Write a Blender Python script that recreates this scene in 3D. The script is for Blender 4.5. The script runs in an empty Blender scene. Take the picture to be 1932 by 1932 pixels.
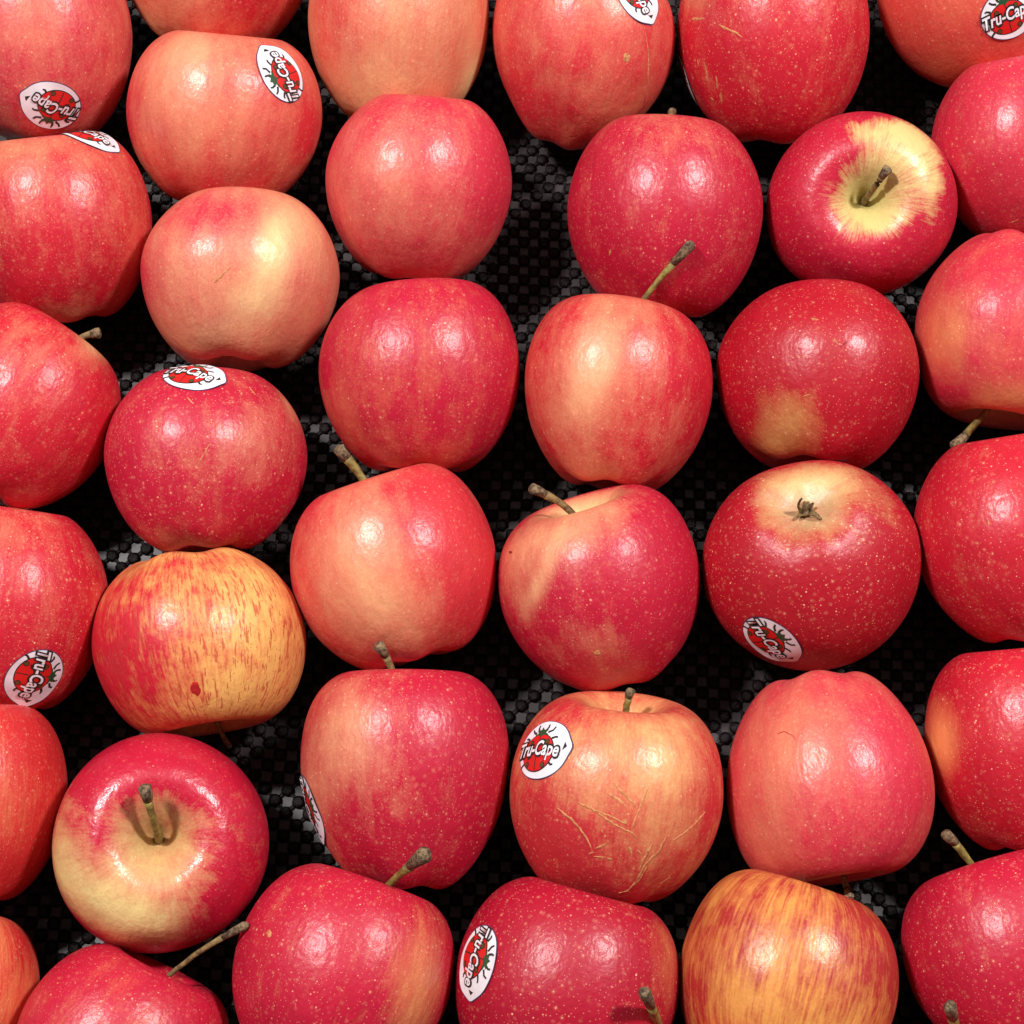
import bpy, math, random
import numpy as np
from mathutils import Vector
from mathutils.bvhtree import BVHTree

# ------------------------------------------------------------------ scene, camera, light
sc = bpy.context.scene
COL = sc.collection
sc.render.engine = 'CYCLES'
vs = sc.view_settings
vs.view_transform = 'Standard'; vs.look = 'None'; vs.gamma = 1.0; vs.use_curve_mapping = False
vs.exposure = 0.03
sc.cycles.max_bounces = 7; sc.cycles.diffuse_bounces = 5; sc.cycles.glossy_bounces = 2

FOV = math.radians(30.0)
TILT = math.radians(20.0)
TAN = math.tan(FOV / 2)
DIST = 0.1887 / TAN
RIGHT = np.array([1.0, 0, 0])
UP = np.array([0, math.cos(TILT), math.sin(TILT)])
BACK = np.array([0, -math.sin(TILT), math.cos(TILT)])
CAMROT = np.stack([RIGHT, UP, BACK], axis=1)          # camera frame -> world
TARGET = np.array([0, 0, 0.036])
CAM = TARGET + BACK * DIST

cd = bpy.data.cameras.new('camera')
cam = bpy.data.objects.new('camera', cd); COL.objects.link(cam)
cd.angle = FOV; cd.clip_start = 0.01; cd.clip_end = 50
cam.location = CAM; cam.rotation_euler = (TILT, 0, 0)
sc.camera = cam

world = bpy.data.worlds.new('World'); sc.world = world; world.use_nodes = True
bg = world.node_tree.nodes['Background']
bg.inputs[0].default_value = (1.0, 0.96, 0.92, 1); bg.inputs[1].default_value = 0.09

def lamp(name, cdir, dist, watts, radius, color):
    l = bpy.data.lights.new(name, 'AREA'); l.shape = 'DISK'; l.size = radius * 2
    l.energy = watts; l.color = color
    o = bpy.data.objects.new(name, l); COL.objects.link(o)
    d = CAMROT @ (np.array(cdir) / np.linalg.norm(cdir))
    o.location = TARGET + d * dist
    o.rotation_euler = Vector(d).to_track_quat('Z', 'Y').to_euler()
    return o
lamp('ceiling_lamp', (-0.44, 0.47, 0.76), 1.7, 30.0, 0.095, (1.0, 0.98, 0.965))
lamp('ceiling_lamp', (0.55, 0.49, 0.68), 1.7, 26.5, 0.095, (1.0, 0.98, 0.965))

# ------------------------------------------------------------------ helpers
PXS = 1932.0                                             # picture measured on a 1932 px square
def px_ray(px, py):
    d = RIGHT * ((px / PXS * 2 - 1) * TAN) + UP * ((1 - py / PXS * 2) * TAN) - BACK
    return d / np.linalg.norm(d)
def project(P):
    q = (np.atleast_2d(P) - CAM) @ CAMROT
    return np.stack([(q[:, 0] / -q[:, 2] / TAN + 1) * PXS / 2, (1 - q[:, 1] / -q[:, 2] / TAN) * PXS / 2], 1)
def lin(c):
    c = np.array(c, float) / 255
    return np.where(c <= 0.04045, c / 12.92, ((c + 0.055) / 1.055) ** 2.4)
def sstep(a, b, x):
    t = np.clip((x - a) / (b - a), 0, 1); return t * t * (3 - 2 * t)
def link(name, mesh, mat=None, parent=None):
    o = bpy.data.objects.new(name, mesh); COL.objects.link(o)
    if mat: mesh.materials.append(mat)
    if parent: o.parent = parent
    return o
def mesh_np(name, V, F, smooth=True):
    me = bpy.data.meshes.new(name)
    me.from_pydata([tuple(v) for v in V], [], [tuple(f) for f in F])
    if smooth: me.polygons.foreach_set('use_smooth', np.ones(len(me.polygons), bool))
    me.update(); return me

class NT:
    """short-hand for node trees"""
    def __init__(s, mat): s.t = mat.node_tree; s.n = s.t.nodes; s.l = s.t.links
    def node(s, kind, **kw):
        n = s.n.new(kind)
        for k, v in kw.items(): setattr(n, k, v)
        return n
    def put(s, sock, v):
        if isinstance(v, bpy.types.NodeSocket): s.l.new(v, sock)
        else: sock.default_value = v
    def math(s, op, a, b=0.0, c=0.0, clamp=False):
        n = s.node('ShaderNodeMath', operation=op, use_clamp=clamp)
        s.put(n.inputs[0], a); s.put(n.inputs[1], b); s.put(n.inputs[2], c); return n.outputs[0]
    def vmul(s, v, k):
        n = s.node('ShaderNodeVectorMath', operation='MULTIPLY'); s.put(n.inputs[0], v); s.put(n.inputs[1], k); return n.outputs[0]
    def vadd(s, v, k):
        n = s.node('ShaderNodeVectorMath', operation='ADD'); s.put(n.inputs[0], v); s.put(n.inputs[1], k); return n.outputs[0]
    def attr(s, name): return s.node('ShaderNodeAttribute', attribute_name=name)
    def noise(s, vec, scale, detail=2.0, rough=0.5):
        n = s.node('ShaderNodeTexNoise'); s.put(n.inputs['Vector'], vec)
        n.inputs['Scale'].default_value = scale; n.inputs['Detail'].default_value = detail; n.inputs['Roughness'].default_value = rough
        return n.outputs['Fac']
    def voro(s, vec, scale):
        n = s.node('ShaderNodeTexVoronoi'); s.put(n.inputs['Vector'], vec); n.inputs['Scale'].default_value = scale
        return n
    def remap(s, v, a, b, c=0.0, d=1.0, smooth=True):
        n = s.node('ShaderNodeMapRange', interpolation_type='SMOOTHSTEP' if smooth else 'LINEAR')
        s.put(n.inputs[0], v); s.put(n.inputs[1], a); s.put(n.inputs[2], b); s.put(n.inputs[3], c); s.put(n.inputs[4], d); return n.outputs[0]
    def mix(s, f, a, b, mode='MIX'):
        n = s.node('ShaderNodeMix', data_type='RGBA', blend_type=mode)
        s.put(n.inputs[0], f); s.put(n.inputs[6], a); s.put(n.inputs[7], b); return n.outputs[2]
def new_mat(name):
    m = bpy.data.materials.new(name); m.use_nodes = True
    return m, NT(m), m.node_tree.nodes['Principled BSDF']
def rgba(c): return (*lin(c), 1.0)

# ------------------------------------------------------------------ materials
def skin_material(name, seed, streak=0.06, broad=0.10, mottle=0.24, width=0.43, dots=0.85, rough=0.20, fleck=0.0, cut=4.0):
    m, t, b = new_mat(name)
    rnd = random.Random(seed)
    off = (rnd.uniform(-40, 40), rnd.uniform(-40, 40), rnd.uniform(-40, 40))
    pos = t.vadd(t.attr('skin_pos').outputs['Vector'], off)
    lon = t.vadd(t.attr('skin_lon').outputs['Vector'], off)
    n_streak = t.noise(t.vmul(lon, (11, 11, cut)), 1.0, 3.0, 0.65)
    n_fine = t.noise(t.vmul(lon, (34, 34, 7)), 1.0, 1.0, 0.65)
    n_broad = t.noise(t.vmul(lon, (4, 4, 1.0)), 1.0, 1.0)
    n_mot = t.noise(t.vmul(pos, (1.25, 1.25, 0.8)), 3.8, 3.0, 0.62)
    n_gr = t.noise(pos, 55, 1.0, 0.6)
    amt = t.attr('blush').outputs['Fac']
    amt = t.math('ADD', amt, t.math('MULTIPLY', t.math('SUBTRACT', n_streak, 0.5), streak * 2))
    amt = t.math('ADD', amt, t.math('MULTIPLY', t.math('SUBTRACT', n_fine, 0.5), streak * 1.8))
    amt = t.math('ADD', amt, t.math('MULTIPLY', t.math('SUBTRACT', n_broad, 0.5), broad * 2))
    amt = t.math('ADD', amt, t.math('MULTIPLY', t.math('SUBTRACT', n_mot, 0.5), mottle * 2))
    amt = t.math('ADD', amt, t.math('MULTIPLY', t.math('SUBTRACT', n_gr, 0.5), 0.26))
    f = t.remap(amt, 0.5 - width, 0.5 + width, smooth=False)
    col = t.mix(f, t.attr('ground_col').outputs['Color'], t.attr('blush_col').outputs['Color'])
    # small value changes of the skin itself
    v = t.remap(n_streak, 0.25, 0.75, 0.93, 1.05, smooth=False)
    hsv = t.node('ShaderNodeHueSaturation'); t.put(hsv.inputs['Value'], v); t.put(hsv.inputs['Color'], col)
    col = hsv.outputs[0]
    if fleck:                                            # short dark red dashes on the yellow fruit
        n_d = t.noise(t.vmul(lon, (28, 28, 9.0)), 1.0, 2.0, 0.7)
        msk = t.math('MULTIPLY', t.remap(n_d, 0.56, 0.61), fleck)
        col = t.mix(msk, col, rgba((178, 48, 42)))
        n_p = t.voro(pos, 20); msk2 = t.math('MULTIPLY', t.remap(n_p.outputs['Distance'], 0.12, 0.24, 1, 0), fleck * 0.7)
        col = t.mix(msk2, col, rgba((165, 70, 30)))
    # lenticels: pale pores, uneven in size and strength
    v1 = t.voro(pos, 17.0)
    sep = t.node('ShaderNodeSeparateColor'); t.put(sep.inputs[0], v1.outputs['Color'])
    r1 = t.remap(sep.outputs[0], 0, 1, 0.07, 0.20, smooth=False)
    d1 = t.remap(v1.outputs['Distance'], t.math('MULTIPLY', r1, 0.55), r1, 1.0, 0.0)
    d1 = t.math('MULTIPLY', d1, t.remap(sep.outputs[1], 0, 1, 0.18, 0.80, smooth=False))
    d3 = t.math('MULTIPLY', t.remap(v1.outputs['Distance'], 0.05, 0.5, 1.0, 0.0), t.math('MULTIPLY', t.math('GREATER_THAN', sep.outputs[2], 0.66), 0.13))
    v2 = t.voro(pos, 31.0)
    d2 = t.math('MULTIPLY', t.remap(v2.outputs['Distance'], 0.08, 0.22, 1.0, 0.0), 0.38)
    dd = t.math('MULTIPLY', t.math('MAXIMUM', d1, t.math('MAXIMUM', d2, d3)), dots * 1.05, clamp=True)
    col = t.mix(dd, col, rgba((245, 182, 142)))
    t.put(b.inputs['Base Color'], col)
    b.inputs['Roughness'].default_value = rough + 0.28
    b.inputs['Specular IOR Level'].default_value = 0.46
    b.inputs['Coat Weight'].default_value = 0.42; b.inputs['Coat IOR'].default_value = 1.45
    t.put(b.inputs['Coat Roughness'], t.remap(n_mot, 0.3, 0.7, rough, rough + 0.12, smooth=False))
    b.inputs['IOR'].default_value = 1.46
    b.inputs['Subsurface Weight'].default_value = 0.0
    h = t.math('ADD', t.noise(pos, 17.0, 4.0, 0.66), t.math('MULTIPLY', n_mot, 4.0))
    bp = t.node('ShaderNodeBump'); bp.inputs['Strength'].default_value = 0.27; bp.inputs['Distance'].default_value = 0.0006
    t.put(bp.inputs['Height'], h); t.put(b.inputs['Normal'], bp.outputs[0]); t.put(b.inputs['Coat Normal'], bp.outputs[0])
    return m

def plain(name, c, rough=0.5, noise_amt=0.0, scale=400, bump=0.0, c2=None, spec=0.5):
    m, t, b = new_mat(name)
    tc = t.node('ShaderNodeTexCoord').outputs['Object']
    if noise_amt or c2:
        n = t.noise(tc, scale, 4.0, 0.65)
        c2 = c2 or tuple(x * (1 - noise_amt) for x in c)
        t.put(b.inputs['Base Color'], t.mix(t.remap(n, 0.35, 0.65), rgba(c), rgba(c2)))
    else: b.inputs['Base Color'].default_value = rgba(c)
    b.inputs['Roughness'].default_value = rough
    b.inputs['Specular IOR Level'].default_value = spec
    if bump:
        bp = t.node('ShaderNodeBump'); bp.inputs['Strength'].default_value = bump; bp.inputs['Distance'].default_value = 0.0006
        t.put(bp.inputs['Height'], t.noise(tc, scale * 1.7, 4.0, 0.7)); t.put(b.inputs['Normal'], bp.outputs[0])
    return m
M_STEM_G = plain('stem_green', (150, 132, 62), 0.6, c2=(104, 84, 40), scale=330, bump=0.6)
M_STEM_B = plain('stem_brown', (140, 112, 64), 0.65, c2=(88, 66, 38), scale=420, bump=0.8)
M_STEM_TIP = plain('stem_tip', (142, 116, 84), 0.8, c2=(58, 42, 28), scale=650, bump=1.0)
M_CALYX = plain('calyx_dry', (120, 92, 50), 0.75, c2=(70, 48, 26), scale=500, bump=0.6)
M_WHITE = plain('sticker_paper', (238, 232, 236), 0.38, c2=(226, 220, 226), scale=120, bump=0.12)
M_RED = plain('sticker_red', (206, 30, 28), 0.38)
M_BLACK = plain('sticker_black', (34, 36, 34), 0.38)
M_GREEN = plain('sticker_green', (36, 74, 44), 0.38)
M_BROWN = plain('sticker_brown', (88, 66, 28), 0.38)
M_EDGE = plain('sticker_edge', (66, 58, 96), 0.4)
M_SCAR = plain('russet_scar', (208, 144, 92), 0.8, c2=(176, 104, 62), scale=600, bump=0.5)
M_SCARD = plain('dark_scar', (130, 40, 34), 0.6, c2=(96, 30, 26), scale=600)
M_SPOT = plain('red_spot', (196, 44, 36), 0.4, c2=(160, 28, 30), scale=500)
M_MAT = plain('black_foam', (21, 10, 10), 0.34, c2=(12, 6, 6), scale=700, bump=0.7, spec=0.16)
M_BOARD = plain('grey_board', (49, 40, 40), 0.42, c2=(39, 31, 31), scale=60, bump=0.05)

# ------------------------------------------------------------------ the setting
def board():
    s, z = 0.9, -0.0019
    V = [(-s, -s, z), (s, -s, z), (s, s, z), (-s, s, z), (-s, -s, z - 0.01), (s, -s, z - 0.01), (s, s, z - 0.01), (-s, s, z - 0.01)]
    F = [(0, 1, 2, 3), (7, 6, 5, 4), (0, 4, 5, 1), (1, 5, 6, 2), (2, 6, 7, 3), (3, 7, 4, 0)]
    o = link('display_board', mesh_np('display_board', V, F, False), M_BOARD)
    o['kind'] = 'structure'
board()

# ------------------------------------------------------------------ apple shape
PROFILE = np.array([(0.0, 0.40), (0.035, 0.415), (0.07, 0.475), (0.13, 0.585), (0.21, 0.69), (0.31, 0.785), (0.42, 0.845), (0.54, 0.855),
                    (0.67, 0.80), (0.795, 0.685), (0.897, 0.505), (0.964, 0.28), (0.997, 0.03), (0.985, -0.20), (0.935, -0.42), (0.85, -0.605),
                    (0.74, -0.755), (0.61, -0.86), (0.48, -0.91), (0.37, -0.91), (0.27, -0.87), (0.18, -0.81), (0.10, -0.765), (0.0, -0.755)])
def catmull(P, n):
    Q = np.vstack([2 * P[0] - P[1], P, 2 * P[-1] - P[-2]])
    seg = np.linalg.norm(np.diff(P, axis=0), axis=1) + 0.015
    s = np.concatenate([[0], np.cumsum(seg)]); out = []
    for x in np.linspace(0, s[-1], n):
        i = min(np.searchsorted(s, x, 'right') - 1, len(P) - 2); u = (x - s[i]) / seg[i]
        p0, p1, p2, p3 = Q[i], Q[i + 1], Q[i + 2], Q[i + 3]
        out.append(0.5 * (2 * p1 + (p2 - p0) * u + (2 * p0 - 5 * p1 + 4 * p2 - p3) * u * u + (3 * p1 - p0 - 3 * p2 + p3) * u ** 3))
    return np.array(out)
NT_, NP_ = 80, 104
BASEPROF = catmull(PROFILE, NT_)
def apple_unit(seed, taper=0.0, height=1.0, lobe=0.02, basin=1.0, round_top=0.5, round_low=0.5):
    """apple in its own frame: +Z is the stem end"""
    rg = np.random.RandomState(seed)
    r = BASEPROF[:, 0].copy(); z = BASEPROF[:, 1].copy()
    r = r * (1 - 0.25 * np.where(z > 0, round_top, round_low) * (z / 0.88) ** 2 * sstep(0.0, 0.3, r)) * (1 + taper * z)
    r[0] = r[-1] = 0
    dish = (z < -0.6) & (r < 0.43); z = np.where(dish, -0.91 + (z + 0.91) * basin, z) * height
    ph = np.linspace(0, 2 * np.pi, NP_, endpoint=False)
    PH, RR = np.meshgrid(ph, r); ZZ = np.repeat(z[:, None], NP_, 1)
    low = sstep(0.3, -0.8, ZZ)
    p5, p2, p3, pt, pb = rg.uniform(0, 6.28, 5)
    k = 1 + lobe * low * np.cos(5 * PH + p5) + rg.uniform(0.008, 0.025) * np.cos(2 * PH + p2) + rg.uniform(0.005, 0.016) * np.cos(3 * PH + p3)
    rim_t = np.exp(-((RR - 0.45) / 0.25) ** 2)
    ZZ = ZZ + sstep(0.0, 0.9, ZZ) * RR * np.cos(PH - pt) * rg.uniform(0.01, 0.06) + sstep(0, -0.9, ZZ) * RR * np.cos(PH - pb) * rg.uniform(0.0, 0.06)
    ZZ = ZZ - low * rim_t * lobe * 1.6 * np.cos(5 * PH + p5)
    RR = RR * k
    X, Y = RR * np.cos(PH), RR * np.sin(PH)
    V = np.vstack([[0, 0, ZZ[0].mean()], np.stack([X, Y, ZZ], 2)[1:-1].reshape(-1, 3), [0, 0, ZZ[-1].mean()]])
    L = np.zeros_like(V)
    lat = np.linspace(1, -1, NT_)
    rows = NT_ - 2
    L[1:-1, 0] = np.tile(np.cos(ph), rows); L[1:-1, 1] = np.tile(np.sin(ph), rows); L[1:-1, 2] = np.repeat(lat[1:-1], NP_)
    L[0, 2] = 1; L[-1, 2] = -1
    return V, L
def apple_faces():
    F = []; rows = NT_ - 2; n = rows * NP_ + 2
    for j in range(NP_):
        F.append((0, 1 + j, 1 + (j + 1) % NP_))
        for i in range(rows - 1):
            a = 1 + i * NP_ + j; b = 1 + i * NP_ + (j + 1) % NP_
            F.append((a, a + NP_, b + NP_, b))
        a = 1 + (rows - 1) * NP_
        F.append((n - 1, a + (j + 1) % NP_, a + j))
    return F
FACES = apple_faces()
def frame(axis, roll):
    z = np.array(axis, float); z /= np.linalg.norm(z)
    a = np.array([0, 0, 1.0]) if abs(z[2]) < 0.8 else np.array([1.0, 0, 0])
    x = np.cross(a, z); x /= np.linalg.norm(x); y = np.cross(z, x)
    c, s = math.cos(roll), math.sin(roll)
    return np.stack([c * x + s * y, -s * x + c * y, z], 1)

# colours (as the skin itself)
RED, DEEP, PINK, SALM = (196, 28, 47), (174, 13, 34), (203, 46, 66), (206, 50, 58)
CRIM, ORED = (186, 22, 52), (202, 46, 46)
YEL, ORA, CRE, GRN = (238, 180, 128), (230, 150, 92), (238, 204, 142), (192, 180, 112)

class Apple: pass
ALL = []
def apple(label, c, hw, hh, axis, blush=RED, ground=YEL, amt=0.85, patches=(), stem=None, stem_fade=0.0, calyx_fade=0.0, calyx_show=False,
          lift=0.0, taper=0.06, lobe=0.012, basin=1.0, round_top=0.25, round_low=0.25, mat=None, stem_mat=None, roll=None):
    A = Apple(); idx = len(ALL); ALL.append(A)
    seed = 11 + idx * 7; rnd = random.Random(seed)
    U, L = apple_unit(seed, taper, 1.0, lobe, basin, round_top, round_low)
    M = frame(axis, rnd.uniform(0, 6.28) if roll is None else roll)
    bk = -(CAMROT.T @ px_ray(*c)); rt = np.cross([0, 1.0, 0], bk); rt /= np.linalg.norm(rt)
    M = np.stack([rt, np.cross(bk, rt), bk], 1) @ M         # axis is given as seen along the line of sight to this apple
    Vc = U @ M.T                                           # in camera-aligned axes, unit size
    s = np.array([1.0, 1.0, 1.0]) * 0.0375
    P = CAM + px_ray(*c) * DIST
    for _ in range(9):
        W = (Vc * s) @ CAMROT.T
        zc = -W[:, 2].min() + lift
        pc = project(P + W)
        mid = (pc.max(0) + pc.min(0)) / 2; half = (pc.max(0) - pc.min(0)) / 2
        cp = project(P)[0] + (np.array(c) - mid)
        d = px_ray(*cp)
        P = CAM + d * ((zc - CAM[2]) / d[2])
        fx, fy = hw / half[0], hh / half[1]
        s = s * np.array([fx, fy, math.sqrt(fx * fy)])
    A.P, A.s, A.M, A.c, A.hw, A.hh = P, s, M, c, hw, hh
    W = (Vc * s) @ CAMROT.T
    base = np.array([P[0], P[1], P[2] + W[:, 2].min()])
    root = bpy.data.objects.new('apple', None); COL.objects.link(root)
    root.location = base; root.empty_display_size = 0.02
    root['label'] = label; root['category'] = 'apple'; root['group'] = 'apples laid out on the black mat'
    loc = W + (P - base)
    A.root, A.base = root, base
    A.V = loc + base
    # colour of the skin: how far the red blush covers the ground colour
    bl = np.full(len(U), float(amt))
    R = s[:2].mean()
    for (px, py, sx, sy, rot, delta) in patches:
        x, y = (px - c[0]) / hw, -(py - c[1]) / hh
        z = math.sqrt(max(0.0, 1 - x * x - y * y))
        dv = Vc - np.array([x, y, z])
        ca, sa = math.cos(math.radians(rot)), math.sin(math.radians(rot))
        a = (dv[:, 0] * ca + dv[:, 1] * sa) / (sx / hw); b2 = (-dv[:, 0] * sa + dv[:, 1] * ca) / (sy / hw)
        g = np.exp(-(a * a + b2 * b2 + (dv[:, 2] / (max(sx, sy) / hw * 1.3)) ** 2))
        bl += delta * g
    rr = np.hypot(U[:, 0], U[:, 1])
    if stem_fade: bl -= stem_fade * sstep(0.62, 0.12, rr) * (U[:, 2] > 0)
    if calyx_fade: bl -= calyx_fade * sstep(0.60, 0.15, rr) * (U[:, 2] < 0)
    bl = np.clip(bl, -0.3, 1.3)
    gr = np.tile(lin(ground), (len(U), 1)); bc = np.tile(lin(blush) * np.array([0.97, 0.84, 0.92]), (len(U), 1))
    w = (sstep(0.42, 0.10, rr) * 0.75)[:, None]; gr = gr * (1 - w) + np.where((U[:, 2] < 0)[:, None], lin((186, 198, 144)), lin(GRN)) * w
    me = mesh_np('fruit', loc, FACES)
    def fl(nm, kind, arr, key):
        at = me.attributes.new(nm, kind, 'POINT'); at.data.foreach_set(key, np.ascontiguousarray(arr, dtype=np.float32).ravel())
    fl('blush', 'FLOAT', bl, 'value'); fl('skin_pos', 'FLOAT_VECTOR', U, 'vector'); fl('skin_lon', 'FLOAT_VECTOR', L, 'vector')
    one = np.ones((len(U), 1))
    fl('blush_col', 'FLOAT_COLOR', np.hstack([bc, one]), 'color'); fl('ground_col', 'FLOAT_COLOR', np.hstack([gr, one]), 'color')
    link('fruit', me, skin_material('apple_skin', seed, **(mat or {})), root)
    A.bvh = BVHTree.FromPolygons([tuple(v) for v in A.V], FACES)
    A.stem_pole, A.calyx_pole = A.V[0], A.V[-1]
    A.axis = CAMROT @ M[:, 2]
    if stem: make_stem(A, *stem, mat=stem_mat, rnd=rnd)
    if calyx_show: make_calyx(A, rnd)
    return A

# ------------------------------------------------------------------ parts of an apple
def tube(path, radii, n=10, squash=None, rnd=None):
    V, F = [], []
    for i, p in enumerate(path):
        tdir = path[min(i + 1, len(path) - 1)] - path[max(i - 1, 0)]; tdir = tdir / np.linalg.norm(tdir)
        a = np.cross(tdir, [0.3, 0.2, 0.93]); a /= np.linalg.norm(a); b = np.cross(tdir, a)
        for j in range(n):
            an = 2 * math.pi * j / n
            k = radii[i] * (1 + (rnd.uniform(-0.10, 0.10) if rnd else 0))
            V.append(p + (a * math.cos(an) + b * math.sin(an)) * k)
    m = len(path)
    for i in range(m - 1):
        for j in range(n):
            F.append((i * n + j, i * n + (j + 1) % n, (i + 1) * n + (j + 1) % n, (i + 1) * n + j))
    F.append(tuple(range(n - 1, -1, -1))); F.append(tuple((m - 1) * n + j for j in range(n)))
    return np.array(V), F
def make_stem(A, tx, ty, dz, rad=1.35, bend=0.45, knob=1.6, mat=None, rnd=None):
    p0 = A.stem_pole - A.axis * 0.001
    depth = -(p0 - CAM) @ BACK - dz * A.s[0]
    d = px_ray(tx, ty); p2 = CAM + d * (depth / -(d @ BACK))
    L = np.linalg.norm(p2 - p0)
    p1 = p0 + A.axis * L * bend
    ts = np.linspace(0, 1, 15)
    path = [(1 - t) ** 2 * p0 + 2 * t * (1 - t) * p1 + t * t * p2 for t in ts]
    path = [p + np.array([rnd.uniform(-1, 1) for _ in range(3)]) * 0.00016 * (0 < i < 14) for i, p in enumerate(path)]
    rad *= 0.88; knob = 1 + (knob - 1) * 0.75
    r = [rad * 0.001 * (1.15 - 0.3 * math.sin(math.pi * t) + (knob - 1) * max(0, (t - 0.78) / 0.22) ** 1.3) for t in ts]
    V, F = tube([p - A.base for p in path[:13]], r[:13], 10, rnd=rnd)
    st = link('stem', mesh_np('stem', V, F), mat or M_STEM_G, A.root)
    tip = [path[12] * 0.98 + path[13] * 0.02 - A.base, path[13] - A.base, path[14] - A.base, path[14] + (path[14] - path[13]) * 0.25 - A.base]
    V, F = tube(tip, [r[12] * 0.97, r[13], r[14], r[14] * 0.55], 10, rnd=random.Random(int(tx)))
    link('stem_tip', mesh_np('stem_tip', V, F), M_STEM_TIP, st)
def make_calyx(A, rnd):
    """five dried sepals in the basin"""
    ax = -A.axis; c = A.calyx_pole - A.base
    x = np.cross(ax, [0.1, 0.9, 0.3]); x /= np.linalg.norm(x); y = np.cross(ax, x)
    cal = None
    for k in range(5):
        an = k * 2 * math.pi / 5 + rnd.uniform(-0.25, 0.25); o = x * math.cos(an) + y * math.sin(an); sd = np.cross(ax, o)
        Ln = (0.0092, 0.0045, 0.0075, 0.0040, 0.0062)[k]; curl = rnd.uniform(0.5, 1.6); V, F = [], []
        p = c + o * 0.0012 + ax * 0.0004; ang = 1.1
        for i in range(8):
            t = i / 7; w = 0.0013 * (1 - t) ** 0.7 + 0.00012
            nrm = -o * math.sin(ang) + ax * math.cos(ang)
            for sgn, h in ((-1, 0.0003), (0, 0.0), (1, 0.0003)): V.append(p + sd * w * sgn + nrm * h)
            for sgn, h in ((1, -0.0001), (0, -0.0004), (-1, -0.0001)): V.append(p + sd * w * sgn + nrm * h)
            p = p + (o * math.cos(ang) + ax * math.sin(ang)) * Ln / 7; ang += (curl - 1.3) * 0.55 * (1 if k % 2 else 1.4)
        for i in range(7):
            for j in range(6):
                F.append((i * 6 + j, i * 6 + (j + 1) % 6, (i + 1) * 6 + (j + 1) % 6, (i + 1) * 6 + j))
        F.append((5, 4, 3, 2, 1, 0)); F.append(tuple(42 + j for j in range(6)))
        me = mesh_np('sepal', np.array(V), F)
        if cal is None: cal = link('calyx', me, M_CALYX, A.root)
        else: link('sepal', me, M_CALYX, cal)
    V, F = tube([c - ax * 0.0006 + ax * t for t in (0, 0.0012, 0.0020)], [0.0026, 0.0020, 0.0008], 10, rnd=rnd)
    link('calyx_core', mesh_np('calyx_core', V, F), M_CALYX, cal)

# --- sticker printed with a ladybird and lettering
def poly_disc(outline, rings=7):
    """star-shaped outline around its middle -> (V2, F)"""
    O = np.array(outline); c = O.mean(0); n = len(O); V = [c]; F = []
    for k in range(1, rings + 1): V += list(c + (O - c) * k / rings)
    for j in range(n):
        F.append((0, 1 + j, 1 + (j + 1) % n))
        for k in range(rings - 1):
            a = 1 + k * n + j; b = 1 + k * n + (j + 1) % n; F.append((a, a + n, b + n, b))
    return np.array(V), F
def strip(pts, w, w2=None):
    P = np.array(pts, float); w2 = w if w2 is None else w2; V, F = [], []
    for i in range(len(P)):
        d = P[min(i + 1, len(P) - 1)] - P[max(i - 1, 0)]; d /= np.linalg.norm(d); nn = np.array([-d[1], d[0]])
        k = w + (w2 - w) * i / max(1, len(P) - 1); V += [P[i] - nn * k, P[i] + nn * k]
    for i in range(len(P) - 1): F.append((2 * i, 2 * i + 2, 2 * i + 3, 2 * i + 1))
    return np.array(V), F
def join2(parts):
    V, F, o = [], [], 0
    for v, f in parts:
        V.append(v); F += [tuple(i + o for i in ff) for ff in f]; o += len(v)
    return np.vstack(V), F
def text2d(body, size, offset, shear, spacing):
    cu = bpy.data.curves.new('lettering', 'FONT'); cu.body = body; cu.size = size; cu.offset = offset; cu.shear = shear
    cu.space_character = spacing; cu.align_x = 'CENTER'; cu.align_y = 'CENTER'; cu.resolution_u = 3; cu.fill_mode = 'FRONT'
    ob = bpy.data.objects.new('lettering', cu); COL.objects.link(ob)
    me = bpy.data.meshes.new_from_object(ob.evaluated_get(bpy.context.evaluated_depsgraph_get()))
    V = np.array([(v.co.x, v.co.y) for v in me.vertices]); F = [tuple(p.vertices) for p in me.polygons]
    bpy.data.objects.remove(ob); bpy.data.meshes.remove(me); bpy.data.curves.remove(cu)
    return V, F
def ell(cx, cy, a, b, n=24): return [(cx + a * math.cos(t), cy + b * math.sin(t)) for t in np.linspace(0, 2 * math.pi, n, endpoint=False)]
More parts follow.
